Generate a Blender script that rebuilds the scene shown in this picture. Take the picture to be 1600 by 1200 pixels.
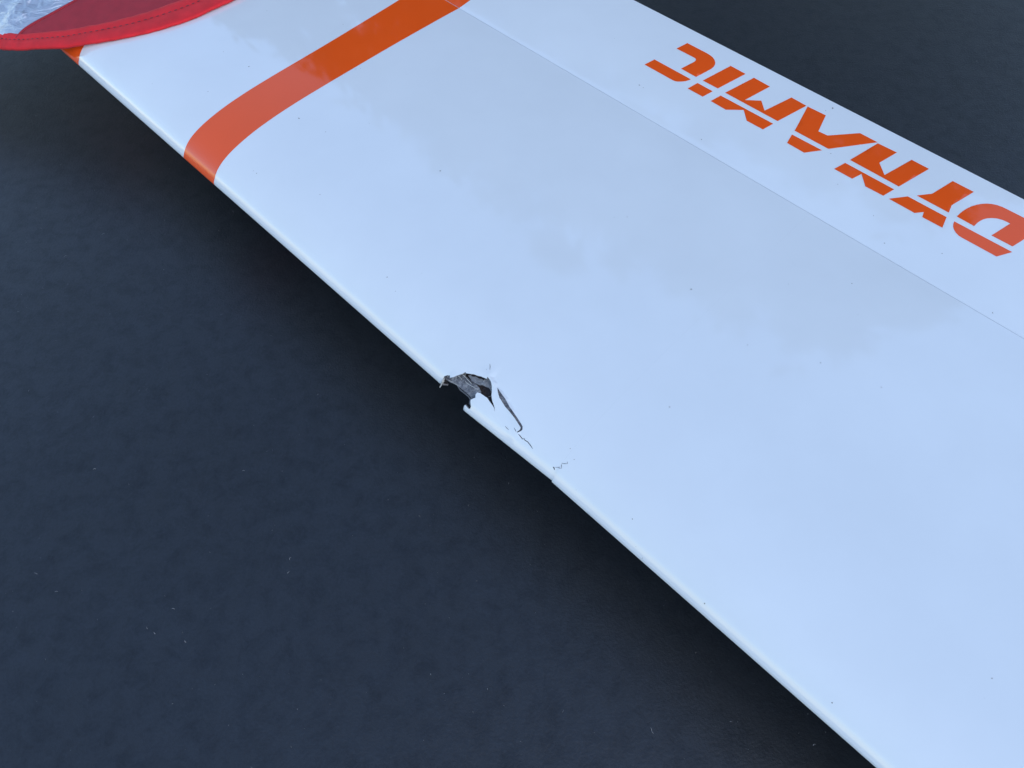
import bpy, bmesh, math, random
import numpy as np
from mathutils import Vector, Matrix
from mathutils.geometry import delaunay_2d_cdt

random.seed(7); rng = np.random.default_rng(7)
for o in list(bpy.data.objects): bpy.data.objects.remove(o)
sc = bpy.context.scene
col = sc.collection
R = math.radians

# ------------------------------------------------------------------ camera
ZW = 0.1655                       # height of the wing's top reference plane above the ground
HC = 0.65                         # camera height above that plane
FPX, PITCH = 1288.0, R(56)        # focal length in photo pixels (1600 wide), downward pitch
cam_d = bpy.data.cameras.new('camera'); cam = bpy.data.objects.new('camera', cam_d); col.objects.link(cam)
cam.location = (0, 0, ZW + HC); cam.rotation_euler = (R(90) - PITCH, 0, 0)
cam_d.sensor_width = 36; cam_d.lens = 36 * FPX / 1600
cam_d.clip_start = 0.01; cam_d.clip_end = 2000
sc.camera = cam

# ------------------------------------------------------------------ world, sun, exposure
SUN_EL, SUN_AZ = R(46), R(148)     # azimuth clockwise from +Y (the way the camera looks)
w = bpy.data.worlds.new('World'); sc.world = w; w.use_nodes = True
nt = w.node_tree; bg = nt.nodes['Background']
sky = nt.nodes.new('ShaderNodeTexSky'); sky.sky_type = 'NISHITA'; sky.sun_disc = False
sky.sun_elevation = SUN_EL; sky.sun_rotation = SUN_AZ
sky.air_density = 1.0; sky.dust_density = 0.5; sky.ozone_density = 1.1
nt.links.new(sky.outputs[0], bg.inputs[0]); bg.inputs[1].default_value = 0.15
sd = bpy.data.lights.new('sun', 'SUN'); sd.energy = 0.4; sd.angle = R(30); sd.color = (1, .97, .93)
sun = bpy.data.objects.new('sun', sd); col.objects.link(sun)
sdir = Vector((math.sin(SUN_AZ) * math.cos(SUN_EL), math.cos(SUN_AZ) * math.cos(SUN_EL), math.sin(SUN_EL)))
sun.rotation_euler = sdir.to_track_quat('Z', 'Y').to_euler(); sun.location = (2, -3.5, 5)
vs = sc.view_settings
vs.view_transform = 'Standard'; vs.look = 'None'; vs.exposure = 0.87; vs.gamma = 1.0; vs.use_curve_mapping = False

# ------------------------------------------------------------------ helpers
def link(name, me, mats, parent=None, smooth=True):
    o = bpy.data.objects.new(name, me); col.objects.link(o)
    for m in (mats if isinstance(mats, (list, tuple)) else [mats]): me.materials.append(m)
    if parent: o.parent = parent
    if smooth:
        me.polygons.foreach_set('use_smooth', [True] * len(me.polygons))
    me.update()
    return o
def mesh(name, v, f, mats, parent=None, smooth=True, mi=None):
    me = bpy.data.meshes.new(name); me.from_pydata([tuple(map(float, p)) for p in v], [], [tuple(map(int, q)) for q in f])
    o = link(name, me, mats, parent, smooth)
    if mi is not None: me.polygons.foreach_set('material_index', [int(i) for i in mi])
    return o
def tag(o, label=None, cat=None, group=None, kind=None):
    if label: o['label'] = label
    if cat: o['category'] = cat
    if group: o['group'] = group
    if kind: o['kind'] = kind
    return o
def empty(name, loc):
    o = bpy.data.objects.new(name, None); col.objects.link(o); o.location = loc; o.empty_display_size = .05
    bpy.context.view_layer.update(); return o
def adopt(child, parent):         # parent a mesh built in world coordinates
    child.parent = parent; child.matrix_parent_inverse = Matrix.Translation(-parent.location)
    return child

# ------------------------------------------------------------------ materials
def mat(name):
    m = bpy.data.materials.new(name); m.use_nodes = True
    n = m.node_tree.nodes; return m, n, m.node_tree.links, n['Principled BSDF']
def noise(n, l, scale, detail=4, rough=.55, vec=None):
    t = n.new('ShaderNodeTexNoise'); t.inputs['Scale'].default_value = scale
    t.inputs['Detail'].default_value = detail; t.inputs['Roughness'].default_value = rough
    if vec is None:
        g = n.new('ShaderNodeTexCoord'); vec = g.outputs['Object']
    l.new(vec, t.inputs['Vector']); return t
def ramp(n, l, fac, stops):
    r = n.new('ShaderNodeValToRGB'); e = r.color_ramp.elements
    while len(e) < len(stops): e.new(.5)
    for k, (p, c) in enumerate(stops):
        e[k].position = p; e[k].color = (*c, 1) if len(c) == 3 else c
    l.new(fac, r.inputs[0]); return r
def bump(n, l, h, b, strength, dist):
    k = n.new('ShaderNodeBump'); k.inputs['Strength'].default_value = strength; k.inputs['Distance'].default_value = dist
    l.new(h, k.inputs['Height']); l.new(k.outputs[0], b.inputs['Normal']); return k

def paint(name, c, var=.03):
    m, n, l, b = mat(name)
    t = noise(n, l, 9, 5)
    lo = tuple(x * (1 - var) for x in c); hi = tuple(min(1, x * (1 + var * .4)) for x in c)
    r = ramp(n, l, t.outputs[0], [(.3, lo), (.7, hi)]); l.new(r.outputs[0], b.inputs['Base Color'])
    rr = noise(n, l, 30, 3); q = n.new('ShaderNodeMapRange'); q.inputs[3].default_value = .035; q.inputs[4].default_value = .075
    l.new(rr.outputs[0], q.inputs[0]); l.new(q.outputs[0], b.inputs['Roughness'])
    b.inputs['IOR'].default_value = 1.5; b.inputs['Coat Weight'].default_value = 1.0; b.inputs['Coat Roughness'].default_value = .03
    w_ = noise(n, l, 14, 2); bump(n, l, w_.outputs[0], b, .05, .004)
    return m
M_white = paint('white_gelcoat', (.755, .795, .80), .035)
M_orange = paint('orange_vinyl', (.89, .10, .012), .05)
M_orange.node_tree.nodes['Principled BSDF'].inputs['Coat Weight'].default_value = .45

m, n, l, b = mat('dark_matting'); M_ground = m
t1 = noise(n, l, 3.2, 6, .6); t2 = noise(n, l, 45, 6, .7); t3 = noise(n, l, 330, 4, .65)
mx = n.new('ShaderNodeMix'); mx.data_type = 'FLOAT'; mx.inputs[0].default_value = .5
l.new(t1.outputs[0], mx.inputs[2]); l.new(t2.outputs[0], mx.inputs[3])
mx2 = n.new('ShaderNodeMix'); mx2.data_type = 'FLOAT'; mx2.inputs[0].default_value = .45
l.new(mx.outputs[0], mx2.inputs[2]); l.new(t3.outputs[0], mx2.inputs[3])
r = ramp(n, l, mx2.outputs[0], [(.38, (.0035, .0047, .0068)), (.5, (.0075, .0098, .0135)), (.62, (.014, .0175, .023))])
l.new(r.outputs[0], b.inputs['Base Color']); b.inputs['Roughness'].default_value = .48
b.inputs['Specular IOR Level'].default_value = .9
bump(n, l, mx2.outputs[0], b, .6, .0013)
t5 = noise(n, l, 42, 8, .74); t5.inputs['Distortion'].default_value = .35
q5 = n.new('ShaderNodeMapRange'); q5.inputs[1].default_value = .34; q5.inputs[2].default_value = .56; q5.inputs[3].default_value = .64; q5.inputs[4].default_value = .86
l.new(t5.outputs[0], q5.inputs[0]); l.new(q5.outputs[0], b.inputs['Specular IOR Level'])
q = n.new('ShaderNodeMapRange'); q.inputs[1].default_value = .35; q.inputs[2].default_value = .65; q.inputs[3].default_value = .50; q.inputs[4].default_value = .33
l.new(mx2.outputs[0], q.inputs[0]); l.new(q.outputs[0], b.inputs['Roughness'])

def cloth(name, c, sc_=900, rough=.85, sheen=.25):
    m, n, l, b = mat(name)
    t = noise(n, l, 60, 4); r = ramp(n, l, t.outputs[0], [(.3, tuple(x * .86 for x in c)), (.7, tuple(x * 1.1 for x in c))])
    l.new(r.outputs[0], b.inputs['Base Color']); b.inputs['Roughness'].default_value = rough
    b.inputs['Sheen Weight'].default_value = sheen
    t = noise(n, l, sc_, 2); bump(n, l, t.outputs[0], b, .5, .0006)
    return m
M_tape = cloth('red_binding_tape', (.66, .011, .019), sheen=.05)
M_panel = cloth('dark_red_fabric', (.36, .014, .027), 1400, sheen=.05)
M_thread = cloth('dark_red_thread', (.12, .008, .015))
m, n, l, b = mat('silver_foil'); M_foil = m
b.inputs['Metallic'].default_value = .85; b.inputs['Roughness'].default_value = .36; b.inputs['Base Color'].default_value = (.66, .68, .72, 1)
g = n.new('ShaderNodeTexCoord'); mp = n.new('ShaderNodeMapping'); l.new(g.outputs['Object'], mp.inputs[0])
mp.inputs['Rotation'].default_value = (0, 0, R(-35)); mp.inputs['Scale'].default_value = (28, 95, 50)
t = noise(n, l, 1.0, 4, .55, mp.outputs[0]); t.inputs['Distortion'].default_value = .8; bump(n, l, t.outputs[0], b, 1.0, .0045)

m, n, l, b = mat('bare_laminate'); M_lam = m
g = n.new('ShaderNodeTexCoord'); mp = n.new('ShaderNodeMapping'); l.new(g.outputs['Object'], mp.inputs[0])
mp.inputs['Rotation'].default_value = (0, 0, R(-20)); mp.inputs['Scale'].default_value = (60, 420, 200)
t = noise(n, l, 1.0, 5, .7, mp.outputs[0]); t2 = noise(n, l, 700, 4, .7); t3 = noise(n, l, 90, 4, .6)
mx = n.new('ShaderNodeMix'); mx.data_type = 'FLOAT'; mx.inputs[0].default_value = .45
l.new(t.outputs[0], mx.inputs[2]); l.new(t2.outputs[0], mx.inputs[3])
mx3 = n.new('ShaderNodeMix'); mx3.data_type = 'FLOAT'; mx3.inputs[0].default_value = .4
l.new(mx.outputs[0], mx3.inputs[2]); l.new(t3.outputs[0], mx3.inputs[3])
r = ramp(n, l, mx3.outputs[0], [(.36, (.045, .045, .05)), (.47, (.14, .145, .16)), (.57, (.28, .285, .30)), (.68, (.62, .61, .58))])
l.new(r.outputs[0], b.inputs['Base Color']); b.inputs['Roughness'].default_value = .8
bump(n, l, mx3.outputs[0], b, .8, .0012)
def plain(name, c, rough=.8):
    m, n, l, b = mat(name)
    t = noise(n, l, 300, 4); r = ramp(n, l, t.outputs[0], [(.3, tuple(x * .7 for x in c)), (.7, tuple(min(1, x * 1.2) for x in c))])
    l.new(r.outputs[0], b.inputs['Base Color']); b.inputs['Roughness'].default_value = rough
    return m
M_edge = plain('torn_edge', (.20, .20, .21))
M_grot = plain('crushed_laminate', (.20, .205, .215))
M_core2 = plain('dark_fibre_core', (.060, .050, .052))
M_core = plain('dark_core', (.05, .048, .05))
M_fray = plain('frayed_fibre', (.62, .62, .58))
M_dirt = plain('dirt_fleck', (.24, .235, .22))
M_lint = plain('pale_lint', (.26, .26, .26))

# ------------------------------------------------------------------ pixel <-> wing coordinates
A_C, A_S = R(47), R(-45.3)                                  # chordwise and spanwise headings on the plane
EC = np.array([math.cos(A_C), math.sin(A_C), 0.]); ES = np.array([math.cos(A_S), math.sin(A_S), 0.])
FW = np.array([0, math.cos(PITCH), -math.sin(PITCH)]); UP = np.array([0, math.sin(PITCH), math.cos(PITCH)]); RT = np.array([1., 0, 0])
MI = np.linalg.inv(np.array([ES[:2], EC[:2]]).T)
def ray(x, y): return RT * (x - 800) / FPX + UP * (600 - y) / FPX + FW
def onz(x, y, z):                                           # z relative to the wing plane
    d = ray(x, y); return np.array([0, 0, HC]) + d * ((z - HC) / d[2])
ORG = onz(334, 284, -.037)[:2]
def W(s, c, z):                                             # wing coords -> world
    p = ES * s + EC * c; return np.array([ORG[0] + p[0], ORG[1] + p[1], z + ZW])
def ray_wing(x, y):                                         # ray in (s, c, z)
    d = ray(x, y); o = MI @ (-ORG); dd = MI @ d[:2]
    return np.array([o[0], o[1], HC]), np.array([dd[0], dd[1], d[2]])

def catmull(P, k=6):
    P = np.array(P, float); Q = np.vstack([2 * P[0] - P[1], P, 2 * P[-1] - P[-2]]); out = []
    for i in range(1, len(Q) - 2):
        p0, p1, p2, p3 = Q[i - 1:i + 3]
        t0 = 0; t1 = t0 + np.linalg.norm(p1 - p0) ** .5; t2 = t1 + np.linalg.norm(p2 - p1) ** .5; t3 = t2 + np.linalg.norm(p3 - p2) ** .5
        for j in range(k):
            t = t1 + (t2 - t1) * j / k
            a1 = (t1 - t) / (t1 - t0) * p0 + (t - t0) / (t1 - t0) * p1; a2 = (t2 - t) / (t2 - t1) * p1 + (t - t1) / (t2 - t1) * p2
            a3 = (t3 - t) / (t3 - t2) * p2 + (t - t2) / (t3 - t2) * p3
            b1 = (t2 - t) / (t2 - t0) * a1 + (t - t0) / (t2 - t0) * a2; b2 = (t3 - t) / (t3 - t1) * a2 + (t - t1) / (t3 - t1) * a3
            out.append((t2 - t) / (t2 - t1) * b1 + (t - t1) / (t2 - t1) * b2)
    out.append(P[-1]); return np.array(out)
# stabiliser section, from the hinge over the top, round the nose, back under (mm)
SEC = [(425, -5.2), (400, -3.9), (351, -2.0), (300, -.4), (237, .6), (175, 1.1), (140, .8), (107, -.5), (73, -3.7), (48, -8.3), (32, -12.8), (19, -18.3), (11, -23.6),
       (6, -28.4), (2.5, -33.2), (0, -37.2), (-.7, -39.2), (-.8, -41), (0, -43), (3, -46.5), (10, -51.5), (30, -60.5), (60, -69), (110, -79), (170, -84.5), (240, -84), (320, -77), (425, -66)]
PR = catmull(SEC, 5) / 1000.0
AL = np.concatenate([[0], np.cumsum(np.linalg.norm(np.diff(PR, axis=0), axis=1))]); ATOT = AL[-1]
CH0, CH1 = .4230, .0137                                     # hinge line c = CH0 + CH1 * s
def chs(s): return (CH0 + CH1 * s) / .425                    # chordwise stretch at station s
def prof(a):
    return np.array([np.interp(a, AL, PR[:, 0]), np.interp(a, AL, PR[:, 1])])
def prof_n(a):
    d = prof(min(a + .0008, ATOT)) - prof(max(a - .0008, 0)); d /= np.linalg.norm(d)
    return np.array([d[1], -d[0]]) * 1.0                     # outward: top has +z
if prof_n(.1)[1] < 0:
    _pn = prof_n
    prof_n = lambda a: -_pn(a)
_P0, _E0 = PR[:-1], np.diff(PR, axis=0)
def hits(x, y):                                             # all hits of a pixel ray with the section -> [(t, s, a)]
    o, d = ray_wing(x, y); s = np.full(len(_P0), .2)
    for _ in range(4):
        k = chs(s); px, pz, ex, ez = _P0[:, 0] * k, _P0[:, 1], _E0[:, 0] * k, _E0[:, 1]
        det = -d[1] * ez + ex * d[2]; det = np.where(abs(det) < 1e-12, 1e-12, det); rx, rz = px - o[1], pz - o[2]
        t = (-rx * ez + ex * rz) / det; u = (d[1] * rz - d[2] * rx) / det; s = o[0] + t * d[0]
    ok = np.where((u >= -1e-9) & (u <= 1 + 1e-9))[0]
    return sorted((float(t[i]), float(s[i]), float(AL[i] + u[i] * (AL[i + 1] - AL[i]))) for i in ok)
def px_sa(x, y):
    h = hits(x, y)
    if h: return h[0][1:]
    # just outside the silhouette: take the nearest section point
    o, d = ray_wing(x, y); best = None
    for i in range(len(PR)):
        for t in (np.dot(PR[i] - o[1:], d[1:]) / np.dot(d[1:], d[1:]),):
            e = np.linalg.norm(o[1:] + t * d[1:] - PR[i])
            if best is None or e < best[0]: best = (e, o[0] + t * d[0], AL[i])
    return best[1:]

# elevator section: straight rise from the hinge, easing towards the trailing edge
TE0, TE1 = .5915, .0202                                     # trailing edge c = TE0 + TE1 * s
EZ0 = -.0056
def el_z(u):                                                # u 0..1 hinge -> trailing edge
    return EZ0 + .165 * (.098 * u - .027 * u * u)
def W_el(s, u, off=0.0):
    c0 = CH0 + CH1 * s + .0009; c1 = TE0 + TE1 * s
    return W(s, c0 + (c1 - c0) * u, el_z(u) + off)
def px_el(x, y):                                            # pixel -> (s, u) on the elevator top
    z = 0.0; o, d = ray_wing(x, y)
    for _ in range(12):
        t = (z - o[2]) / d[2]; s = o[0] + t * d[0]; c = o[1] + t * d[1]
        c0 = CH0 + CH1 * s + .0009; c1 = TE0 + TE1 * s
        u = (c - c0) / (c1 - c0); z = el_z(u)
    return s, u

# ------------------------------------------------------------------ ground
gv, gf = [], []
G = 60
gm = bpy.data.meshes.new('ground'); gm.from_pydata([(-200, -200, 0), (200, -200, 0), (200, 200, 0), (-200, 200, 0)], [], [(0, 1, 2, 3)])
ground = tag(link('ground', gm, M_ground, smooth=False), 'smooth dark charcoal ground dotted with lint', kind='structure')

# ------------------------------------------------------------------ wing
S0, S1 = -.62, 1.55                                         # tip end, root end
wing = empty('aircraft_wing', tuple(W((S0 + S1) / 2, .2, -ZW)))
tag(wing, 'white glossy aircraft wing with torn leading edge and orange lettering', 'aircraft wing')

# hole outlines -------------------------------------------------
TOP_EDGE = [(694.3, 587.8), (699, 586.2), (703, 586.8), (706.7, 585.4), (713, 584.6), (716, 583.2), (720, 582.6), (725, 581.4), (728, 579.8), (730, 581.6), (736.7, 583.2), (741, 584.0),
            (746.7, 586.6), (752, 588.0), (756.7, 590.3), (761.3, 592), (762.0, 588.7), (765.3, 593.3), (767.3, 596.3), (768.7, 602.7), (769.2, 610.7), (769, 616.7),
            (770.7, 624), (773.3, 630), (774.9, 634.7), (775.0, 640.5)]
BACK_EDGE = [(774.2, 634.9), (772.5, 632), (766.7, 624.2), (763, 619), (760, 616.9), (752.7, 611.3), (748, 609.7), (746, 612.7), (746.2, 616.7), (743, 617.8), (739.3, 619.3), (739.2, 624),
             (740, 630), (738.7, 633.0), (736.5, 633.6), (731.2, 626.6), (729.2, 629.0)]
LOWER = [(736, 621.5), (733.5, 618.2), (728, 613.5), (724, 610.2), (720, 607), (714, 602.5), (709, 599.6), (703, 597.2), (698, 594.2)]
hole1 = [px_sa(*q) for q in TOP_EDGE] + [px_sa(*q) for q in BACK_EDGE]
a_nose = AL[np.argmin(PR[:, 0])]
sR = hole1[-1][0]
low = []
for q in LOWER:
    h = hits(*q)
    low.append(h[1][1:] if len(h) > 1 else h[0][1:])
s_l, a_l = px_sa(690.2, 597.4)
hole1 += [(sR - .002, a_nose + .006), (sR + .001, a_nose + .013)]
hole1 += [p for p in low if p[0] <= sR + .03]
hole1 += [(s_l + .001, a_nose + .012), (s_l - .0008, a_nose + .006), (s_l, a_l), px_sa(691.8, 593.0)]
SLIT = [(777, 605.3), (782.7, 613.3), (790.7, 624), (797.2, 635.2), (801.5, 640.8), (807.7, 650.3), (814.7, 660.8), (817.2, 665.5), (816.9, 670.2), (814.7, 672.2), (809.6, 674.2),
        (809.2, 673.2), (813.6, 670.4), (815.1, 667.3), (813.3, 663.8), (805.1, 651.8), (797.0, 641.8), (790.0, 634), (783.2, 623.5), (781.3, 621.3), (778.5, 613.3)]
slit = [px_sa(*q) for q in SLIT]
def crack(px, wd):                                          # a thin open crack along a pixel polyline
    P = np.array(px, float); n_ = len(P); L_, R_ = [], []
    for i in range(n_):
        d = P[min(i + 1, n_ - 1)] - P[max(i - 1, 0)]; d /= np.linalg.norm(d); q = np.array([-d[1], d[0]])
        h = wd * .5 * (.35 if i in (0, n_ - 1) else 1.0)
        L_.append(P[i] + q * h); R_.append(P[i] - q * h)
    return [px_sa(*p) for p in L_ + R_[::-1]]
cracks = [crack([(804.8, 666.4), (806.8, 670), (808.2, 673.2)], .9),
          crack([(811.2, 676.2), (814, 680), (817.4, 684.6), (820.2, 684.4), (821, 686.8), (825.2, 689.4), (829.9, 695.9), (832.8, 701)], 1.25),
          crack([(866.2, 731.5), (872, 731.5), (877.9, 731.5)], 1.0), crack([(877.4, 731.9), (877.4, 728), (877.4, 724.1)], 1.0), crack([(876.9, 724.5), (882, 724.5), (886.9, 724.5)], .9), crack([(886.4, 725), (886.4, 723), (886.4, 721.2)], .9),
          crack([(863.0, 730.6), (864.6, 732.0), (865.6, 735.8)], 2.0),
          crack([(765.4, 568.4), (765.9, 573), (765.5, 578.2)], 1.1),
          crack([(791.3, 663.0), (793.8, 666.4), (796.8, 669.0)], 1.0),
          crack([(759.9, 576.5), (760.3, 578.5)], .9)]
holes = [hole1, slit] + cracks

def inside(p, poly):
    x, y = p; c = False; j = len(poly) - 1
    for i in range(len(poly)):
        xi, yi = poly[i]; xj, yj = poly[j]
        if (yi > y) != (yj > y) and x < (xj - xi) * (y - yi) / (yj - yi) + xi: c = not c
        j = i
    return c
s_step = px_sa(863.5, 749)[0]; s_notch = px_sa(731, 629)[0]
slit_r = np.array([px_sa(*q) for q in [(768, 590), (777, 605.3), (790.7, 624), (807.7, 650.3), (817.2, 667)]])
def deform(s, a):                                           # (dc, dz) of the damaged leading edge
    c, z = prof(a); dc = dz = 0.0
    if s_notch - .03 < s < s_step:                          # nose strip sprung outwards between notch and step
        wgt = min(1.0, (s_step - s) / (s_step - s_notch))
        fal = max(0., 1 - max(0., c - .004) / .022); fal = fal * fal * (3 - 2 * fal)
        dc -= (.0050 * wgt - .0010) * fal; dz -= (.0028 * wgt - .0006) * fal
    # lip between hole and slit lifts, the far side of the slit sinks a little
    ds = np.interp(a, slit_r[::-1, 1], slit_r[::-1, 0]) if slit_r[0, 1] > slit_r[-1, 1] else np.interp(a, slit_r[:, 1], slit_r[:, 0])
    lo, hi = sorted((slit_r[0, 1], slit_r[-1, 1]))
    g = math.exp(-max(0, lo - a, a - hi) / .006)
    if s <= ds: k = .0015 * math.exp(-((s - ds) / .011) ** 2) * g
    else: k = -.0003 * math.exp(-((s - ds) / .010) ** 2) * g
    nn = prof_n(a)
    return dc + nn[0] * k, dz + nn[1] * k
def P_skin(s, a, off=0.0, dmg=False):
    p = prof(a); nn = prof_n(a) if off else (0, 0)
    c, z = p[0] * chs(s) + nn[0] * off, p[1] + nn[1] * off
    if dmg: d = deform(s, a); c += d[0]; z += d[1]
    return W(s, c, z)

# plain skin either side of the damaged bay, the bay itself triangulated round the holes
allp = np.array([p for h in holes for p in h])
sA, sB = allp[:, 0].min() - .05, s_step + .07
s_split = s_step
avals = [float(x) for x in AL]
V, F, MI_ = [], [], []
vid = {}
def vert(s, a, dmg=False, off=0.0, key=None):
    k = key if key is not None else (round(s, 6), round(a, 6), off)
    if k not in vid: vid[k] = len(V); V.append(P_skin(s, a, off, dmg))
    return vid[k]
for s_a, s_b, nseg in ((S0, sA, 8), (sB, S1, 8)):
    ss = np.linspace(s_a, s_b, nseg + 1)
    for i in range(nseg):
        for j in range(len(avals) - 1):
            F.append((vert(ss[i], avals[j]), vert(ss[i], avals[j + 1]), vert(ss[i + 1], avals[j + 1]), vert(ss[i + 1], avals[j]))); MI_.append(0)
def seg_d(p, a, b):
    a, b, p = map(np.array, (a, b, p)); e = b - a; t = np.clip(np.dot(p - a, e) / max(np.dot(e, e), 1e-15), 0, 1); return np.linalg.norm(p - a - t * e)
edges_all = [(h[i], h[(i + 1) % len(h)]) for h in holes for i in range(len(h))]
EA = np.array([e[0] for e in edges_all]); EB = np.array([e[1] for e in edges_all])
def near_edge(p):
    e = EB - EA; q = np.array(p) - EA; t = np.clip((q * e).sum(1) / np.maximum((e * e).sum(1), 1e-15), 0, 1)
    return np.linalg.norm(q - e * t[:, None], axis=1).min()
dense = []
for j in range(len(AL) - 1):
    gap = AL[j + 1] - AL[j]; cmid = prof(AL[j])[0]
    nsub = max(1, int(math.ceil(gap / .0022))) if cmid < .09 and AL[j] < a_nose + .06 else 1
    dense += [AL[j] + gap * k / nsub for k in range(nsub)]
dense.append(AL[-1])
def bay(sa, sb, hol):
    pts, eds = [], []
    ncol = max(2, int((sb - sa) / .0028))
    cols = np.linspace(sa, sb, ncol + 1)
    for i, s in enumerate(cols):
        for j, a in enumerate(dense):
            if hol and near_edge((s, a)) < .0007: continue
            pts.append((s, a))
    base = len(pts)
    for h in hol:
        b0 = len(pts); pts += h; eds += [(b0 + k, b0 + (k + 1) % len(h)) for k in range(len(h))]
    vv, ee, ff, *_ = delaunay_2d_cdt([Vector(p) for p in pts], eds, [], 0, 1e-7)
    return [tuple(v) for v in vv], ff
rim = {}
for (sa, sb, tagk, hol) in ((sA, s_split - 1e-5, 'L', holes), (s_split + 1e-5, sB, 'R', holes)):
    inb = [h for h in hol if any(sa < p[0] < sb for p in h)]
    clip = []
    for h in inb:
        hh = h
        for lim, sg in ((sa, 1), (sb, -1)):
            out = []
            for k in range(len(hh)):
                p, q = hh[k - 1], hh[k]; ip, iq = (p[0] - lim) * sg >= 0, (q[0] - lim) * sg >= 0
                if ip != iq: t = (lim - p[0]) / (q[0] - p[0]); out.append((lim, p[1] + t * (q[1] - p[1])))
                if iq: out.append(q)
            hh = out
        if len(hh) > 2: clip.append(hh)
    vv, ff = bay(sa, sb, clip)
    ids = {}
    def gid(i):
        s, a = vv[i]
        if i not in ids:
            if abs(s - sA) < 1e-7 or abs(s - sB) < 1e-7:
                jj = int(np.argmin(abs(AL - a)))
                if abs(AL[jj] - a) < 1e-7: ids[i] = vert(sA if abs(s - sA) < 1e-7 else sB, avals[jj]); return ids[i]
            ids[i] = len(V); V.append(P_skin(s, a, 0, True))
        return ids[i]
    cnt = {}; keep = []
    for f in ff:
        cx = sum(vv[i][0] for i in f) / len(f), sum(vv[i][1] for i in f) / len(f)
        if any(inside(cx, h) for h in clip): continue
        ar = 0
        for k in range(1, len(f) - 1):
            p, q, r_ = vv[f[0]], vv[f[k]], vv[f[k + 1]]; ar += (q[0] - p[0]) * (r_[1] - p[1]) - (r_[0] - p[0]) * (q[1] - p[1])
        if ar > 0: f = list(f)[::-1]
        keep.append(tuple(f))
        for k in range(len(f)):
            e = (f[k], f[(k + 1) % len(f)]); cnt[e] = cnt.get(e, 0) + 1
    for f in keep: F.append(tuple(gid(i) for i in f)); MI_.append(0)
    # inner face of the laminate, and the torn edge joining the two
    inn = {}
    TH = .0016
    def iid(i):
        if i not in inn: inn[i] = len(V); V.append(P_skin(*vv[i], -TH, True))
        return inn[i]
    for f in keep:
        F.append(tuple(iid(i) for i in f[::-1])); MI_.append(1)
    dupo = {}
    for (i, j) in cnt:
        if (j, i) in cnt: continue
        onb = all(abs(vv[k][0] - sa) < 1e-6 or abs(vv[k][0] - sb) < 1e-6 for k in (i, j)) or all(vv[k][1] < 1e-6 or vv[k][1] > ATOT - 1e-6 for k in (i, j))
        if onb: continue
        q = []
        for (k, off) in ((i, 0), (j, 0), (j, -TH), (i, -TH)):
            q.append(len(V)); V.append(P_skin(*vv[k], off, True))
        F.append(tuple(q[::-1])); MI_.append(2)
# end ribs close the skin at tip and root; rear wall closes it at the hinge
for s in (S0, S1):
    ring = []
    for a in avals: ring.append(len(V)); V.append(P_skin(s, a))
    F.append(tuple(ring if s == S0 else ring[::-1])); MI_.append(0)
i0 = len(V)
V += [P_skin(S0, 0), P_skin(S1, 0), P_skin(S1, ATOT), P_skin(S0, ATOT)]
F.append((i0, i0 + 1, i0 + 2, i0 + 3)); MI_.append(0)
skin = mesh('skin', V, F, [M_white, M_lam, M_edge], mi=MI_)
bm = bmesh.new(); bm.from_mesh(skin.data)
bmesh.ops.recalc_face_normals(bm, faces=[f for f in bm.faces if f.material_index == 0])
bm.to_mesh(skin.data); bm.free()
adopt(skin, wing)

# a spar web and a crumpled core seen deep inside the tear
def W2(c, z, s): return W(s, c * chs(s), z)
wv = []
for s in np.linspace(sA, sB, 60):
    j = .0018 * math.sin(s * 160) + .0012 * math.sin(s * 410)
    for k in range(7):
        z = -.014 - (.078 - .014) * k / 6
        wv.append(W2(.066 + j * (1 + .3 * math.sin(k * 2.1)), z + .001, s))
wf = [(i * 7 + k, i * 7 + k + 1, (i + 1) * 7 + k + 1, (i + 1) * 7 + k) for i in range(59) for k in range(6)]
adopt(mesh('spar_web', wv, wf, M_core), wing)

# torn inner layer just under the hole
IL = [(690, 592), (697, 580), (728, 572), (762, 582), (776, 596), (792, 616), (812, 648), (824, 668), (818, 680), (804, 672), (786, 652), (772, 648), (754, 628), (748, 632), (743, 640), (736, 637),
      (735.0, 633), (732.6, 631.4), (733.2, 626.5), (735.4, 621.0)] + LOWER[1:]
from mathutils import noise as mnoise
def il_pt(x, y, base=.008, slope=0.0):
    s, a = px_sa(x, y); d = ray(x, y); p = P_skin(s, a)
    t = min(1, max(0, (x - 752) / 26.)); dep = base + slope * ((x - 700) * .62 - (y - 588)) / 30.
    dep += .0010 * mnoise.noise(Vector((x * .16, y * .16, base * 900))) + .0007 * mnoise.noise(Vector((x * .5, y * .5, base * 900)))
    return p + d / np.linalg.norm(d) * dep
def ply(name, poly, m, base, slope=0.0):
    pts = []; X = [p[0] for p in poly]; Y = [p[1] for p in poly]
    for x in np.arange(min(X), max(X), 1.8):
        for y in np.arange(min(Y), max(Y), 1.8):
            if inside((x, y), poly): pts.append((x + rng.uniform(-.5, .5), y + rng.uniform(-.5, .5)))
    ne = len(poly)
    vv, ee, ff, *_ = delaunay_2d_cdt([Vector(p) for p in poly] + [Vector(p) for p in pts], [(k, (k + 1) % ne) for k in range(ne)], [], 1, 1e-6)
    return adopt(mesh(name, [il_pt(p[0], p[1], base, slope) for p in vv], [tuple(f) for f in ff], m, smooth=False), wing)
ply('inner_layer', IL, M_core2, .0135)
ply('torn_ply', [(691, 590), (700, 583), (713, 580), (722, 582), (729, 589), (734, 592.5), (738, 597), (743, 599.5), (746.5, 603), (749, 606), (752, 612), (748, 632), (743, 640), (736, 637), (735, 633), (732.6, 631.4), (733.2, 626.5), (735.4, 621)]
    + LOWER[1:], M_lam, .0075, .0010)
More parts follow.
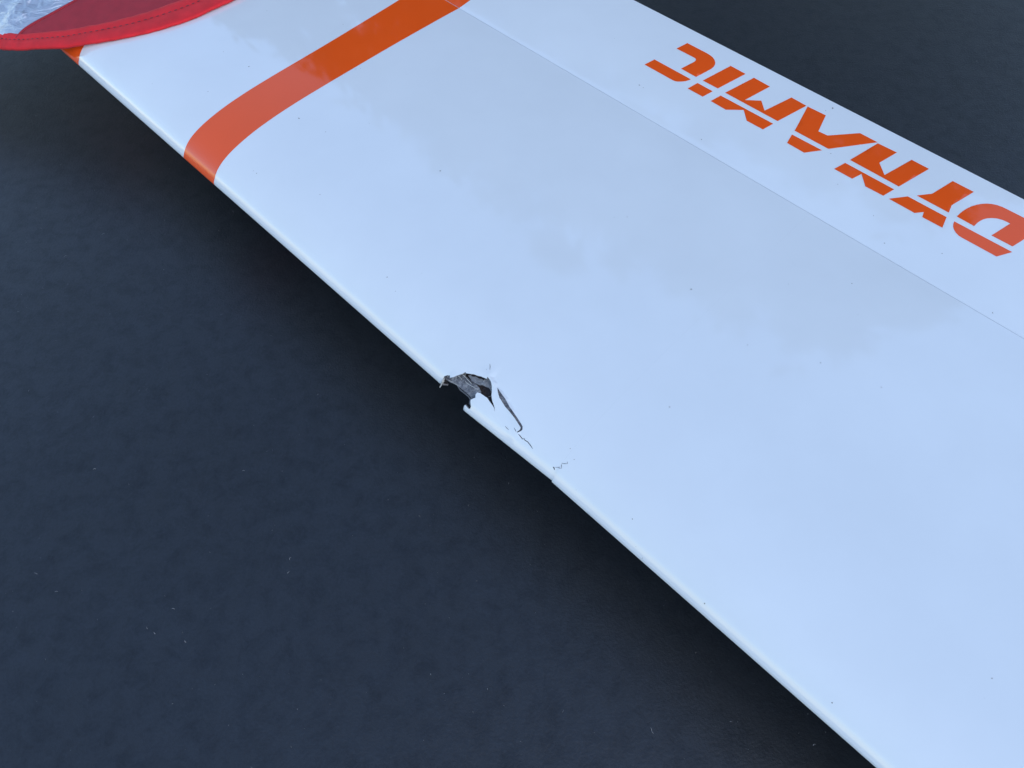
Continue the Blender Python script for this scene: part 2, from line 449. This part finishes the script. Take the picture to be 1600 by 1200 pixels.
ply('torn_ply', [(731.5, 586.8), (735, 586.2), (739, 588.6), (744, 588.4), (748, 591.4), (753, 592), (757, 595), (763, 588), (776, 590), (778, 606), (776, 624), (772, 619.5), (769, 613), (766, 609.5), (764, 606), (759, 604.6), (754, 601.6), (749, 602), (742, 598.6), (737, 595.5)],
    M_grot, .0052)
ply('torn_ply', [(772, 598), (792, 614), (812, 646), (826, 668), (820, 682), (804, 674), (788, 648), (774, 618)], M_lam, .0017)

# stripes ---------------------------------------------------------
LOW = [(334.4, 284), (336, 279), (337.2, 272), (341, 264), (348, 253), (360, 239), (375, 224), (400, 203), (434, 178), (460, 161), (500, 137.5), (560, 103), (600, 80), (660, 44.8), (714, 14)]
UPE = [(285, 239.5), (288, 232), (296, 221), (310, 205), (337, 180), (367, 158), (400, 134.5), (460, 98), (500, 73), (560, 38), (625, 0.5)]
def edge_fn(px):
    q = np.array([px_sa(*p) for p in px]); q = q[np.argsort(q[:, 1])]
    return lambda a: float(np.interp(a, q[:, 1], q[:, 0])), q
fl, ql = edge_fn(LOW); fu, qu = edge_fn(UPE)
print('stripe low s', np.round(ql[:, 0] * 1000, 1)); print('stripe up s', np.round(qu[:, 0] * 1000, 1))
def band(name, f0, f1, a0, a1, nseg=4):
    al = [a0] + [x for x in avals if a0 + 1e-5 < x < a1 - 1e-5] + [a1]
    v, f = [], []
    for a in al:
        s0, s1 = f0(a), f1(a)
        for k in range(nseg + 1): v.append(P_skin(s0 + (s1 - s0) * k / nseg, a, .00018))
    n_ = nseg + 1
    for i in range(len(al) - 1):
        for k in range(nseg): f.append((i * n_ + k, (i + 1) * n_ + k, (i + 1) * n_ + k + 1, i * n_ + k + 1))
    o = mesh(name, v, f, M_orange); return adopt(o, wing)
cl = np.polyfit(ql[:, 1], ql[:, 0], 2); cu = np.polyfit(qu[:, 1], qu[:, 0], 2)
pl = lambda a: float(np.polyval(cl, min(a, a_nose))); pu = lambda a: float(np.polyval(cu, min(a, a_nose)))
band('stripe', pu, pl, 0.0001, a_nose + .12)
s_tip = px_sa(123.5, 93)[0]
band('stripe', lambda a: S0 + .002, lambda a: s_tip + (pl(a) - pl(a_nose)), 0.0001, a_nose + .12)

# elevator --------------------------------------------------------
ev, ef = [], []
NU, NS = 24, 24
ss = np.linspace(S0 + .05, S1, NS + 1)
TT = .0022                                                  # trailing edge thickness
def el_ring(s):
    r_ = [W_el(s, 0, -.0040), W_el(s, 0, -.0001)]
    r_ += [W_el(s, u) for u in np.linspace(.008, 1, NU)]
    r_ += [W_el(s, 1.004, -TT * .4), W_el(s, 1.0, -TT)]
    for u in np.linspace(.9, 0, 10):
        zt = el_z(1) - TT; zb = -.066
        p = W_el(s, u); p[2] = ZW + zb + (zt - zb) * u ** 1.15; r_.append(p)
    return r_
rings = [el_ring(s) for s in ss]; nr = len(rings[0])
for r_ in rings: ev += r_
for i in range(NS):
    for k in range(nr):
        k2 = (k + 1) % nr
        ef.append((i * nr + k, i * nr + k2, (i + 1) * nr + k2, (i + 1) * nr + k))
ef.append(tuple(range(nr))[::-1]); ef.append(tuple(NS * nr + k for k in range(nr)))
elev = mesh('elevator', ev, ef, M_white)
bm = bmesh.new(); bm.from_mesh(elev.data); bmesh.ops.recalc_face_normals(bm, faces=bm.faces[:])
for e in bm.edges:
    if len(e.link_faces) == 2 and e.calc_face_angle(0) > R(40): e.smooth = False
bm.to_mesh(elev.data); bm.free()
adopt(elev, wing); tag(elev, 'hinged rear surface carrying the orange lettering')
def decal_el(name, polys, pts_uv=None):
    v, f = [], []
    for poly in polys:
        su = [px_el(*q) for q in poly] if pts_uv is None else poly
        us = [p[1] for p in su]; ssx = [p[0] for p in su]
        grid = [(s, u) for s in np.linspace(min(ssx), max(ssx), 14)[1:-1] for u in np.linspace(min(us), max(us), 12)[1:-1]
                if inside((s, u * .17), [(p[0], p[1] * .17) for p in su])]
        pts = [(p[0], p[1] * .17) for p in su]; ne = len(pts)
        pts += [(s, u * .17) for s, u in grid]
        vv, ee, ff, *_ = delaunay_2d_cdt([Vector(p) for p in pts], [(k, (k + 1) % ne) for k in range(ne)], [], 1, 1e-7)
        b0 = len(v); v += [W_el(p[0], p[1] / .17, .00018) for p in vv]
        for t in ff:
            p, q, r_ = [vv[i] for i in t[:3]]
            if (q[0] - p[0]) * (r_[1] - p[1]) - (r_[0] - p[0]) * (q[1] - p[1]) < 0: t = list(t)[::-1]
            f.append(tuple(b0 + i for i in t))
    o = mesh(name, v, f, M_orange); adopt(o, wing)
    return o
def z3(L): return [(x / 5 + 980, y / 5 + 40) for x, y in L]
def z4(L): return [(x / 5 + 1280, y / 5 + 200) for x, y in L]
def z8(L): return [(x / 3.2 + 1100, y / 3.2) for x, y in L]
LET = {
 'C': [z3([(385, 180), (470, 137), (620, 215), (645, 230), (668, 248), (682, 268), (688, 290), (685, 307), (676, 322), (655, 340), (538, 402), (420, 337), (520, 285), (532, 277), (537, 268), (535, 260), (527, 253)]),
       z3([(135, 305), (213, 265), (497, 420), (480, 428), (455, 435), (425, 438), (395, 438), (375, 435), (355, 427)])],
 'I': [z3([(590, 430), (808, 315), (925, 378), (708, 492)]), z3([(472, 492), (550, 449), (668, 514), (590, 556)])],
 'M': [z3([(765, 525), (990, 408), (1115, 477), (920, 582), (1048, 587), (1073, 665), (1283, 562), (1400, 627), (1175, 747)]),
       z3([(652, 590), (730, 547), (1140, 767), (1060, 812), (933, 744), (910, 660), (770, 658)])],
 'A': [z8([(518, 533), (609, 577), (572, 657), (618, 678), (780, 666), (868, 712), (622, 745), (453, 654)]), z8([(440, 673), (590, 752), (500, 764), (415, 715)])],
 'N': [z4([(240, 250), (458, 120), (607, 192), (470, 272), (510, 368), (722, 249), (858, 320), (622, 458)]),
       z4([(116, 320), (203, 273), (585, 480), (500, 530), (360, 457), (330, 360), (257, 397)])],
 'Y': [z4([(762, 528), (882, 514), (1043, 415), (1208, 500), (1035, 604), (1012, 662)]), z4([(543, 553), (692, 535), (995, 697), (962, 780), (805, 697), (817, 657), (745, 665)])],
 'D': [z4([(1075, 692), (1095, 672), (1120, 651), (1152, 630), (1190, 612), (1230, 600), (1270, 593), (1310, 591), (1350, 594), (1390, 603), (1430, 617), (1470, 636), (1749, 779), (1510, 926),
           (1345, 840), (1492, 747), (1465, 733), (1435, 720), (1405, 711), (1375, 706), (1345, 704), (1315, 706), (1285, 713), (1258, 726), (1235, 742), (1210, 767)]),
       z4([(1055, 730), (1508, 970), (1385, 1005), (1110, 855), (1090, 842), (1068, 820), (1053, 795), (1046, 772), (1047, 750)])],
}
for ch in 'DYNAMIC': decal_el('letter', LET[ch]).parent = elev
for o in elev.children: o.matrix_parent_inverse = Matrix.Translation(-wing.location)
elev_inv = Matrix.Translation(-wing.location)
# the stripe crosses the hinge on to the elevator
sl0 = pl(0.0); su0 = pu(0.0)
st = decal_el('stripe', [[(su0 - .0005, .0012), (sl0 - .0005, .0012), (sl0 - .0005, .3), (sl0 - .0005, .6), (sl0 - .0005, .985), (su0 - .0005, .985), (su0 - .0005, .5)]], True); st.parent = elev
s_t2 = s_tip + (pl(0.0) - pl(a_nose))
st2 = decal_el('stripe', [[(S0 + .055, .0012), (s_t2, .0012), (s_t2, .5), (s_t2, .985), (S0 + .055, .985)]], True); st2.parent = elev
def fix(ch):                                                # children of the elevator keep their world place
    ch.matrix_parent_inverse = elev.matrix_world.inverted()
bpy.context.view_layer.update()
for o in elev.children: fix(o)

# torn bits --------------------------------------------------------
def shard(name, px_top, px_out, m, lift=.0015, drop=0.0):
    """a sliver hinged on the skin at px_top and hanging to px_out"""
    p = [np.array(P_skin(*px_sa(*q), .0002, True)) for q in px_top]
    z0 = p[0][2] - ZW - drop
    q = [np.array([*(onz(x, y, z0 - .002 * i)[:2]), z0 - .002 * i + ZW]) for i, (x, y) in enumerate(px_out)]
    v = p + q; nrm = np.array([0, 0, .0006]); k = len(v)
    vv = [a + nrm for a in v] + [a - nrm for a in v]
    f = [tuple(range(k)), tuple(range(2 * k - 1, k - 1, -1))] + [(i, i + k, (i + 1) % k + k, (i + 1) % k) for i in range(k)]
    return adopt(mesh(name, vv, f, m, smooth=False), wing)
shard('skin_shard', [(694.6, 591.0), (691.5, 594.5)], [(689.2, 600.8), (686.8, 605.5), (688.4, 604.4), (690.6, 601.0), (692.2, 598.6), (694.8, 595.0)], M_fray)
# loose glass fibres lying over the exposed inner face
fv, ff_ = [], []
def fibre(P, rad):
    P = np.array(P); b0 = len(fv)
    for i in range(len(P)):
        d = P[min(i + 1, len(P) - 1)] - P[max(i - 1, 0)]; d /= np.linalg.norm(d)
        x = np.cross(d, [0, 0, 1.]); x /= np.linalg.norm(x); y = np.cross(d, x)
        for k in range(4):
            t = k * math.pi / 2; fv.append(P[i] + rad * (math.cos(t) * x + math.sin(t) * y))
    for i in range(len(P) - 1):
        for k in range(4): ff_.append((b0 + i * 4 + k, b0 + i * 4 + (k + 1) % 4, b0 + (i + 1) * 4 + (k + 1) % 4, b0 + (i + 1) * 4 + k))
def inner_pt(x, y, up=.002):
    h = hits(x, y)
    if len(h) < 2: h = h * 2
    d = ray(x, y); return il_pt(x, y, .0075, .0010) - d / np.linalg.norm(d) * up
for L_, rad in (([(721, 583.5), (726, 588), (731, 593.5), (737, 599.5)], .00035), ([(714.5, 586.5), (718, 589), (722, 593)], .0003), ([(727, 596), (733, 601), (740, 605), (747, 608.5)], .00026),
              ([(700, 593.5), (708, 597.4), (716, 602.6)], .0003), ([(733, 587), (740, 590), (747, 594)], .0002), ([(744, 596), (752, 598), (760, 604)], .00022)):
    fibre([inner_pt(*q, .0016) for q in L_], rad)
for q0, q1 in zip(TOP_EDGE[:-2], TOP_EDGE[1:-1]):          # frayed ends along the torn edge
    for _ in range(int(rng.integers(0, 3))):
        t = rng.random(); x, y = q0[0] * (1 - t) + q1[0] * t, q0[1] * (1 - t) + q1[1] * t
        p0 = P_skin(*px_sa(x, y), -.0010, True); L = rng.uniform(.0012, .0042)
        dr = -EC * rng.uniform(.4, 1) + ES * rng.normal(0, .45) + np.array([0, 0, -rng.uniform(.2, .9)]); dr /= np.linalg.norm(dr)
        fibre([p0 - dr * .001, p0 + dr * L * .5 + rng.normal(0, .0002, 3), p0 + dr * L + rng.normal(0, .0004, 3)], rng.uniform(.00006, .00013))
fb = adopt(mesh('glass_fibres', fv, ff_, M_fray), wing); tag(fb, kind='stuff')

# dirt flecks on the paint -------------------------------------------
dv, df = [], []
def fleck(P, nrm, r0):
    nrm = nrm / np.linalg.norm(nrm); x = np.cross(nrm, [0.3, 1, 0]); x /= np.linalg.norm(x); y = np.cross(nrm, x)
    k = 7; b0 = len(dv); el = 1 + rng.random() * .8; ph = rng.random() * 6
    for i in range(k):
        t = i / k * 2 * math.pi; rr = r0 * .8 * (.6 + .5 * rng.random())
        q = rr * el * math.cos(t), rr * math.sin(t)
        dv.append(P + x * (q[0] * math.cos(ph) - q[1] * math.sin(ph)) + y * (q[0] * math.sin(ph) + q[1] * math.cos(ph)))
    dv.append(P + nrm * r0 * .4)
    for i in range(k): df.append((b0 + i, b0 + (i + 1) % k, b0 + k))
def skin_fleck(x, y, r0):
    s, a = px_sa(x, y); nn = prof_n(a)
    fleck(P_skin(s, a, .0001, True), EC * nn[0] + np.array([0, 0, nn[1]]), r0)
def el_fleck(x, y, r0):
    s, u = px_el(x, y); fleck(W_el(s, u, .0001), np.array([0, 0, 1.]), r0)
for x, y, r0 in [(349, 81, .0007), (389, 104, .0011), (325, 143, .0007), (396, 267, .0006), (401, 271, .0007), (509, 206, .0007), (500, 304, .0006), (417, 17, .0007), (605, 433, .0008), (688, 267, .0010),
                 (1080, 452, .0011), (1331, 443, .0007), (1232, 444, .0005), (1282, 567, .0008), (1377, 605, .0007), (1168, 539, .0006), (1046, 636, .0009), (891, 701, .0006), (897, 718, .0005),
                 (988, 811, .0006), (1101, 943, .0008), (1004, 872, .0006), (1300, 1098, .0007), (1550, 1060, .0006), (960, 340, .0005), (980, 339, .0006), (556, 108, .0006), (563, 107, .0005), (536, 38, .0007),
                 (467, 185, .0012), (618, 455, .0005), (238, 131, .0005), (760, 840, .0005)]:
    skin_fleck(x, y, r0)
for x, y, r0 in [(999, 133, .0013), (1005, 137, .0006), (1301, 169, .0012), (1290, 173, .0006), (1096, 218, .0008), (1098, 242, .0009), (1382, 380, .0009), (1472, 396, .0008), (1551, 489, .0008), (1309, 288, .0007),
                 (1298, 240, .0008), (1365, 337, .0006), (1290, 150, .0005), (960, 60, .0005)]:
    el_fleck(x, y, r0)
for _ in range(40):
    x, y = rng.uniform(250, 1590), rng.uniform(10, 1190)
    h = hits(x, y)
    if h and h[0][2] < a_nose - .005 and not inside(h[0][1:], hole1): skin_fleck(x, y, rng.uniform(.0002, .00042))
dirt = adopt(mesh('dirt_flecks', dv, df, M_dirt), wing); tag(dirt, kind='stuff')

# ------------------------------------------------------------------ foam pads the wing lies on
def pad(s, label):
    o = W(s, .2, -ZW); t_ = ZW - .0848; v = []
    for ds, dc, z in [(-.09, -.06, 0), (.09, -.06, 0), (.09, .09, 0), (-.09, .09, 0)]: v.append(W(s + ds, .18 + dc, -ZW) - o)
    v2 = [p * np.array([.96, .96, 1]) + np.array([0, 0, t_]) for p in v]; vm = [p * np.array([1.015, 1.015, 1]) + np.array([0, 0, t_ * .6]) for p in v]
    V_ = v + vm + v2
    f = [(3, 2, 1, 0), (8, 9, 10, 11)] + [(r_ * 4 + i, r_ * 4 + (i + 1) % 4, (r_ + 1) * 4 + (i + 1) % 4, (r_ + 1) * 4 + i) for r_ in (0, 1) for i in range(4)]
    q = mesh('foam_pad', V_, f, M_core, smooth=False); q.location = tuple(o); tag(q, label, 'pad')
pad(-.25, 'dark foam pad under the sunshade end of the wing'); pad(1.2, 'dark foam pad under the wing past the tear')

# ------------------------------------------------------------------ sunshade cover lying over the tip
cover = empty('sunshade_cover', tuple(W(-.42, .1, -.0)))
tag(cover, 'silver foil sunshade with red fabric edging draped over the wing tip', 'sunshade')
cz_c = np.array([-.30, -.20, -.12, -.06, -.02, .02, .05, .09, .15, .25, .45, .6]); cz_z = np.array([-.140, -.112, -.074, -.042, -.023, -.0105, -.0035, .0015, .0048, .0055, .0040, .010])
CZ = catmull(np.stack([cz_c, cz_z], 1), 8)
def cov_z(c): return float(np.interp(c, CZ[:, 0], CZ[:, 1]))
def px_cov(x, y, off=0.0):                                  # pixel -> (s, c) on the cover's surface
    o, d = ray_wing(x, y); z = 0.0
    for _ in range(40):
        t = (z + off - o[2]) / d[2]; c = o[1] + t * d[1]; z = .5 * z + .5 * cov_z(c)
    return np.array([o[0] + t * d[0], c])
def cov_p(q, off=0.0): return W(q[0], q[1], cov_z(q[1]) + off)
lowe = [(-40, 68), (0, 75.5), (12, 76.8), (28, 77.2), (50, 76), (98, 74), (130, 69), (160, 64), (200, 57), (230, 50), (260, 42), (300, 28), (340, 10), (363, -1), (400, -22)]
uppe = [(-40, 44), (0, 51), (12, 52.6), (28, 53.8), (50, 53.4), (98, 48.4), (130, 43.5), (160, 37.5), (200, 28.5), (230, 19.5), (260, 9.5), (296, -4), (335, -20), (357, -30), (392, -50)]
lo_ = catmull([px_cov(*q) for q in lowe], 6); up_ = catmull([px_cov(*q) for q in uppe], 6)
# carry the tape on round the part of the oval that lies out of frame
cen = np.array([-.60, .06])
def carry(L, shrink):
    e0, e1 = L[-1], L[0]
    a0 = math.atan2(e0[1] - cen[1], e0[0] - cen[0]); a1 = math.atan2(e1[1] - cen[1], e1[0] - cen[0])
    r0 = np.linalg.norm(e0 - cen); r1 = np.linalg.norm(e1 - cen)
    if a1 < a0: a1 += 2 * math.pi
    out = []
    for k in range(1, 60):
        t = k / 60; a = a0 + (a1 - a0) * t; rr = (r0 + (r1 - r0) * t) * (1 + .10 * math.sin(math.pi * t)) ; out.append(cen + rr * np.array([math.cos(a), math.sin(a)]))
    return np.array(out)
LO = np.vstack([lo_, carry(lo_, 0)]); UPP = np.vstack([up_, carry(up_, 0)])
nL = len(LO)
prof_t = [(0.0, -.0022), (0.0, .0008), (.03, .0017), (.10, .0022), (.30, .0024), (.50, .0022), (.56, .0017), (.62, .0023), (.85, .0025), (.96, .0022), (1.0, .0006), (.9, -.0022)]
tv, tf = [], []
for i in range(nL):
    wob = .0003 * math.sin(i * .55) + .0002 * math.sin(i * 1.37)
    for (t, h) in prof_t: tv.append(cov_p(LO[i] * (1 - t) + UPP[i] * t, h + wob))
np_ = len(prof_t)
for i in range(nL):
    for k in range(np_):
        k2 = (k + 1) % np_; i2 = (i + 1) % nL
        tf.append((i * np_ + k, i2 * np_ + k, i2 * np_ + k2, i * np_ + k2))
tape = mesh('edge_tape', tv, tf, M_tape)
bm = bmesh.new(); bm.from_mesh(tape.data); bmesh.ops.recalc_face_normals(bm, faces=bm.faces[:]); bm.to_mesh(tape.data); bm.free()
adopt(tape, cover); tag(tape, 'bright red stitched binding along the edge')
# stitches along the groove
sv, sf = [], []
MID = LO * .44 + UPP * .56
seg = np.concatenate([[0], np.cumsum(np.linalg.norm(np.diff(MID, axis=0), axis=1))])
d_ = 0.0
while d_ < seg[-1] - .006:
    p = [np.array([np.interp(d_ + e, seg, MID[:, 0]), np.interp(d_ + e, seg, MID[:, 1])]) for e in (0, .0045)]
    q = [cov_p(x, .0024) for x in p]; dr = q[1] - q[0]; dr /= np.linalg.norm(dr); sd_ = np.cross(dr, [0, 0, 1.]); b0 = len(sv)
    for e, hw, hz in ((0, .0004, -.0004), (.25, .0009, .0005), (.75, .0009, .0005), (1, .0004, -.0004)):
        c_ = q[0] * (1 - e) + q[1] * e
        sv += [c_ - sd_ * hw, c_ + np.array([0, 0, hz]), c_ + sd_ * hw]
    for k in range(3):
        for j in range(2): sf.append((b0 + k * 3 + j, b0 + k * 3 + j + 1, b0 + (k + 1) * 3 + j + 1, b0 + (k + 1) * 3 + j))
    d_ += .0085
stt = adopt(mesh('stitching', sv, sf, M_thread), cover); stt['kind'] = 'stuff'; stt.parent = tape
bpy.context.view_layer.update(); stt.matrix_parent_inverse = tape.matrix_world.inverted()
red_px = [(24, 58), (33, 47.5), (42, 40.5), (58, 31), (75, 22), (93, 12), (113, 1), (140, -14), (175, -32), (215, -48), (262, -50), (300, -34), (305, -14), (283, -3), (264, 11), (243, 20), (217, 29), (182, 39), (152, 46), (110, 53), (70, 58), (42, 60)]
RP = [px_cov(*q, .003) for q in red_px]; RP = catmull(RP + [RP[0]], 4)[:-1]
RPL = [tuple(p) for p in RP]; _rc = RP.mean(axis=0); RPX = [tuple(_rc + (p - _rc) * 1.05) for p in RP]
# foil sheet: radial grid inside the tape, crinkled
cen2 = MID.mean(axis=0)
fv2, ff2 = [], []
NR = 60
from mathutils import noise as mnoise
for j in range(NR + 1):
    t = j / NR
    for i in range(nL):
        q = MID[i] * t + cen2 * (1 - t)
        p = Vector((q[0] * 26, q[1] * 26, 0)); cr = 0
        for oc, am in ((1, .0035), (2.3, .0022), (5, .0010), (9, .0004)):
            cr += am * (1 - 2 * abs(mnoise.noise(p * oc + Vector((3.1 * oc, 0, 0)))))
        cr *= min(1, (1 - t) * 7)
        dfade = 0.0 if inside(tuple(q), RPL) else min(1., float(np.linalg.norm(RP - q, axis=1).min()) / .018)
        fv2.append(cov_p(q, -.0006 + dfade * (.0012 + max(cr, -.0012) + .003 * min(1, (1 - t) * 4))))
for j in range(NR):
    for i in range(nL):
        i2 = (i + 1) % nL
        if j == 0: ff2.append((i, nL + i, nL + i2)); continue
        ff2.append((j * nL + i, (j + 1) * nL + i, (j + 1) * nL + i2, j * nL + i2))
foil = adopt(mesh('foil_panel', fv2, ff2, M_foil), cover); tag(foil, 'crinkled silver foil panel')
# red fabric panel over the foil, with a rolled hem on its free edge
rc = RP.mean(axis=0); rv, rf = [], []; nR = len(RP); NQ = 16
for j in range(NQ + 1):
    t = j / NQ
    for i in range(nR):
        q = RP[i] * t + rc * (1 - t)
        rv.append(cov_p(q, .0006 + .0011 * (1 - t ** 6) + .0004 * mnoise.noise(Vector((q[0] * 40, q[1] * 40, 1)))))
for j in range(NQ):
    for i in range(nR):
        i2 = (i + 1) % nR
        if j == 0: rf.append((i, nR + i, nR + i2)); continue
        rf.append((j * nR + i, (j + 1) * nR + i, (j + 1) * nR + i2, j * nR + i2))
b0 = len(rv)
for i in range(nR): rv.append(cov_p(RP[i], -.0015))
for i in range(nR): rf.append((NQ * nR + i, b0 + i, b0 + (i + 1) % nR, NQ * nR + (i + 1) % nR))
red = adopt(mesh('fabric_panel', rv, rf, M_panel), cover); tag(red, 'dark red fabric panel')
hv, hf = [], []
HP = catmull([px_cov(*q, .003) for q in red_px[:9]], 5)
for i in range(len(HP)):
    d = HP[min(i + 1, len(HP) - 1)] - HP[max(i - 1, 0)]; d /= np.linalg.norm(d); nn = np.array([-d[1], d[0]])
    for k in range(6):
        t = k / 6 * 2 * math.pi; hv.append(cov_p(HP[i] + nn * .0020 * math.cos(t), .0012 + .0014 * math.sin(t)))
for i in range(len(HP) - 1):
    for k in range(6): hf.append((i * 6 + k, (i + 1) * 6 + k, (i + 1) * 6 + (k + 1) % 6, i * 6 + (k + 1) % 6))
hem = adopt(mesh('hem', hv, hf, M_panel), cover); hem.parent = red
bpy.context.view_layer.update(); hem.matrix_parent_inverse = red.matrix_world.inverted()

# ------------------------------------------------------------------ lint and grit on the ground
lv, lf = [], []
def lint(x, y, L, wd):
    a = rng.uniform(0, 6.28); k = 4; p = np.array([x, y, .0006]); b0 = len(lv); bend = rng.normal(0, .9)
    for i in range(k + 1):
        sd_ = np.array([-math.sin(a), math.cos(a), 0]) * wd; h = np.array([0, 0, .0008 * math.sin(i / k * math.pi)])
        lv.extend([p - sd_ + h, p + sd_ + h]); p = p + np.array([math.cos(a), math.sin(a), 0]) * L / k; a += bend / k
    for i in range(k): lf.append((b0 + 2 * i, b0 + 2 * i + 1, b0 + 2 * i + 3, b0 + 2 * i + 2))
for _ in range(340):
    x, y = rng.uniform(0, 1600), rng.uniform(0, 1200)
    p = onz(x, y, -ZW); L = rng.choice([.0008, .0012, .002, .0035], p=[.5, .3, .15, .05])
    lint(p[0], p[1], L * .8, rng.uniform(.00008, .00018))
for x, y in [(28, 487), (146, 734), (86, 925), (383, 736), (453, 875), (453, 893), (273, 952), (243, 991), (291, 1004), (1018, 1142), (1140, 1127), (1270, 1165), (1545, 230), (1525, 96), (1018, 1142), (240, 130), (97, 257)]:
    p = onz(x, y, -ZW); lint(p[0], p[1], .003, .00022)
for _ in range(500):
    lint(rng.uniform(-2.5, 2.5), rng.uniform(-.6, 4), rng.choice([.001, .002, .004]), .0002)
lo2 = mesh('lint', lv, lf, M_lint); tag(lo2, 'tiny pale lint fibres scattered over the dark ground', 'lint', kind='stuff')

# ------------------------------------------------------------------ trees beyond the wing, mirrored in its gloss
def leafmat(name, c):
    m, n, l, b = mat(name)
    t = noise(n, l, 2.2, 5); r = ramp(n, l, t.outputs[0], [(.38, tuple(x * .35 for x in c)), (.56, tuple(x * .9 for x in c)), (.68, (.16, .19, .08))])  # palest noise patches paint sunlit leaves into the colour
    l.new(r.outputs[0], b.inputs['Base Color']); b.inputs['Roughness'].default_value = .55
    return m
M_leaf = leafmat('tree_leaves', (.045, .07, .022)); M_bark = plain('tree_bark', (.10, .085, .07))
# skyline of the crowns as seen from the wing: bearing, elevation (degrees)
SKYLINE = np.array([(-60, 8), (-40, 10), (-30, 18), (-22, 26), (-17, 30), (-14, 33.5), (-9, 35), (-6, 38), (-2, 42), (3, 45.5), (8, 45.5), (14, 45), (20, 46.5), (26, 46), (31, 46), (36, 44), (40, 38), (44, 25), (60, 10)], float)
def tree(label, az, dist, top, rad, hgt, nleaf, nlobe=70, leaf=1.0, kind_='broadleaf_tree'):
    az = R(az); base = np.array([math.sin(az) * dist, math.cos(az) * dist, 0.])
    t = empty(kind_, tuple(base)); tag(t, label, 'tree' if kind_ == 'broadleaf_tree' else 'shrub')
    cz = top - hgt
    # lobes give the crown an uneven outline
    lobes = []
    while len(lobes) < nlobe:
        d = rng.normal(size=3); d /= np.linalg.norm(d)
        c = base + np.array([0, 0, cz]) + d * np.array([rad, rad, hgt]) * rng.random() ** .4; r_ = rng.uniform(.045, .13) * rad
        dd = np.hypot(c[0], c[1]); a_ = math.degrees(math.atan2(c[0], c[1])); e_ = math.degrees(math.atan2(c[2] - .8, dd)); ra = math.degrees(r_ / np.hypot(dd, c[2]))
        if e_ + ra * .8 < min(np.interp(a_ + q * ra, SKYLINE[:, 0], SKYLINE[:, 1]) for q in (-.7, 0, .7)): lobes.append((c, r_))
    k = nleaf // len(lobes); vs_ = []
    for c, r_ in lobes:
        d = rng.normal(size=(k, 3)); d /= np.linalg.norm(d, axis=1)[:, None]
        p = c + rng.normal(size=(k, 3)) * (r_ * .50)
        x = rng.normal(size=(k, 3)); x /= np.linalg.norm(x, axis=1)[:, None]
        y = np.cross(x, rng.normal(size=(k, 3))); y /= np.linalg.norm(y, axis=1)[:, None]
        L = rng.uniform(.10, .2, (k, 1)) * leaf
        vs_.append(np.stack([p - x * L, p + y * L * .45, p + x * L, p - y * L * .45], 1).reshape(-1, 3))
    v = np.concatenate(vs_); nq = len(v) // 4
    me = bpy.data.meshes.new('crown'); me.vertices.add(len(v)); me.vertices.foreach_set('co', v.ravel())
    me.loops.add(nq * 4); me.polygons.add(nq)
    me.loops.foreach_set('vertex_index', np.arange(nq * 4)); me.polygons.foreach_set('loop_start', np.arange(nq) * 4); me.polygons.foreach_set('loop_total', np.full(nq, 4))
    me.update(); me.validate()
    adopt(link('crown', me, M_leaf, smooth=False), t)
    tv_, tf_ = [], []
    def limb(P, r0, r1):
        P = [np.array(p, float) for p in P]; b0 = len(tv_)
        for i, p in enumerate(P):
            d = P[min(i + 1, len(P) - 1)] - P[max(i - 1, 0)]; d /= np.linalg.norm(d); x = np.cross(d, [.3, .9, .1]); x /= np.linalg.norm(x); y = np.cross(d, x)
            rr = r0 + (r1 - r0) * i / (len(P) - 1)
            for q in range(8): a = q * math.pi / 4; tv_.append(p + rr * (x * math.cos(a) + y * math.sin(a)))
        for i in range(len(P) - 1):
            for q in range(8): tf_.append((b0 + i * 8 + q, b0 + i * 8 + (q + 1) % 8, b0 + (i + 1) * 8 + (q + 1) % 8, b0 + (i + 1) * 8 + q))
    limb([base + [0, 0, -.1], base + [.1, 0, cz * .4], base + [-.1, .1, cz * .8], base + [0, 0, cz + hgt * .3]], rad * .08, rad * .03)
    for c, r_ in lobes[:10]: limb([base + [0, 0, cz * .55], (base + [0, 0, cz * .75]) * .5 + c * .5, c], rad * .03, rad * .008)
    adopt(mesh('trunk', tv_, tf_, M_bark), t)
    return t
tree('tall broad tree standing beyond the wing, mirrored in its gloss', 14, 16, 18.6, 7.6, 7.8, 74000, 300)
tree('lower tree beside the tall broad one, behind the sunshade', -16, 17, 13.0, 5.4, 5.4, 34000, 160)
tree('slim tree beside the tall broad one, behind the lettering', 33, 17, 18.0, 4.0, 6.5, 26000, 130)
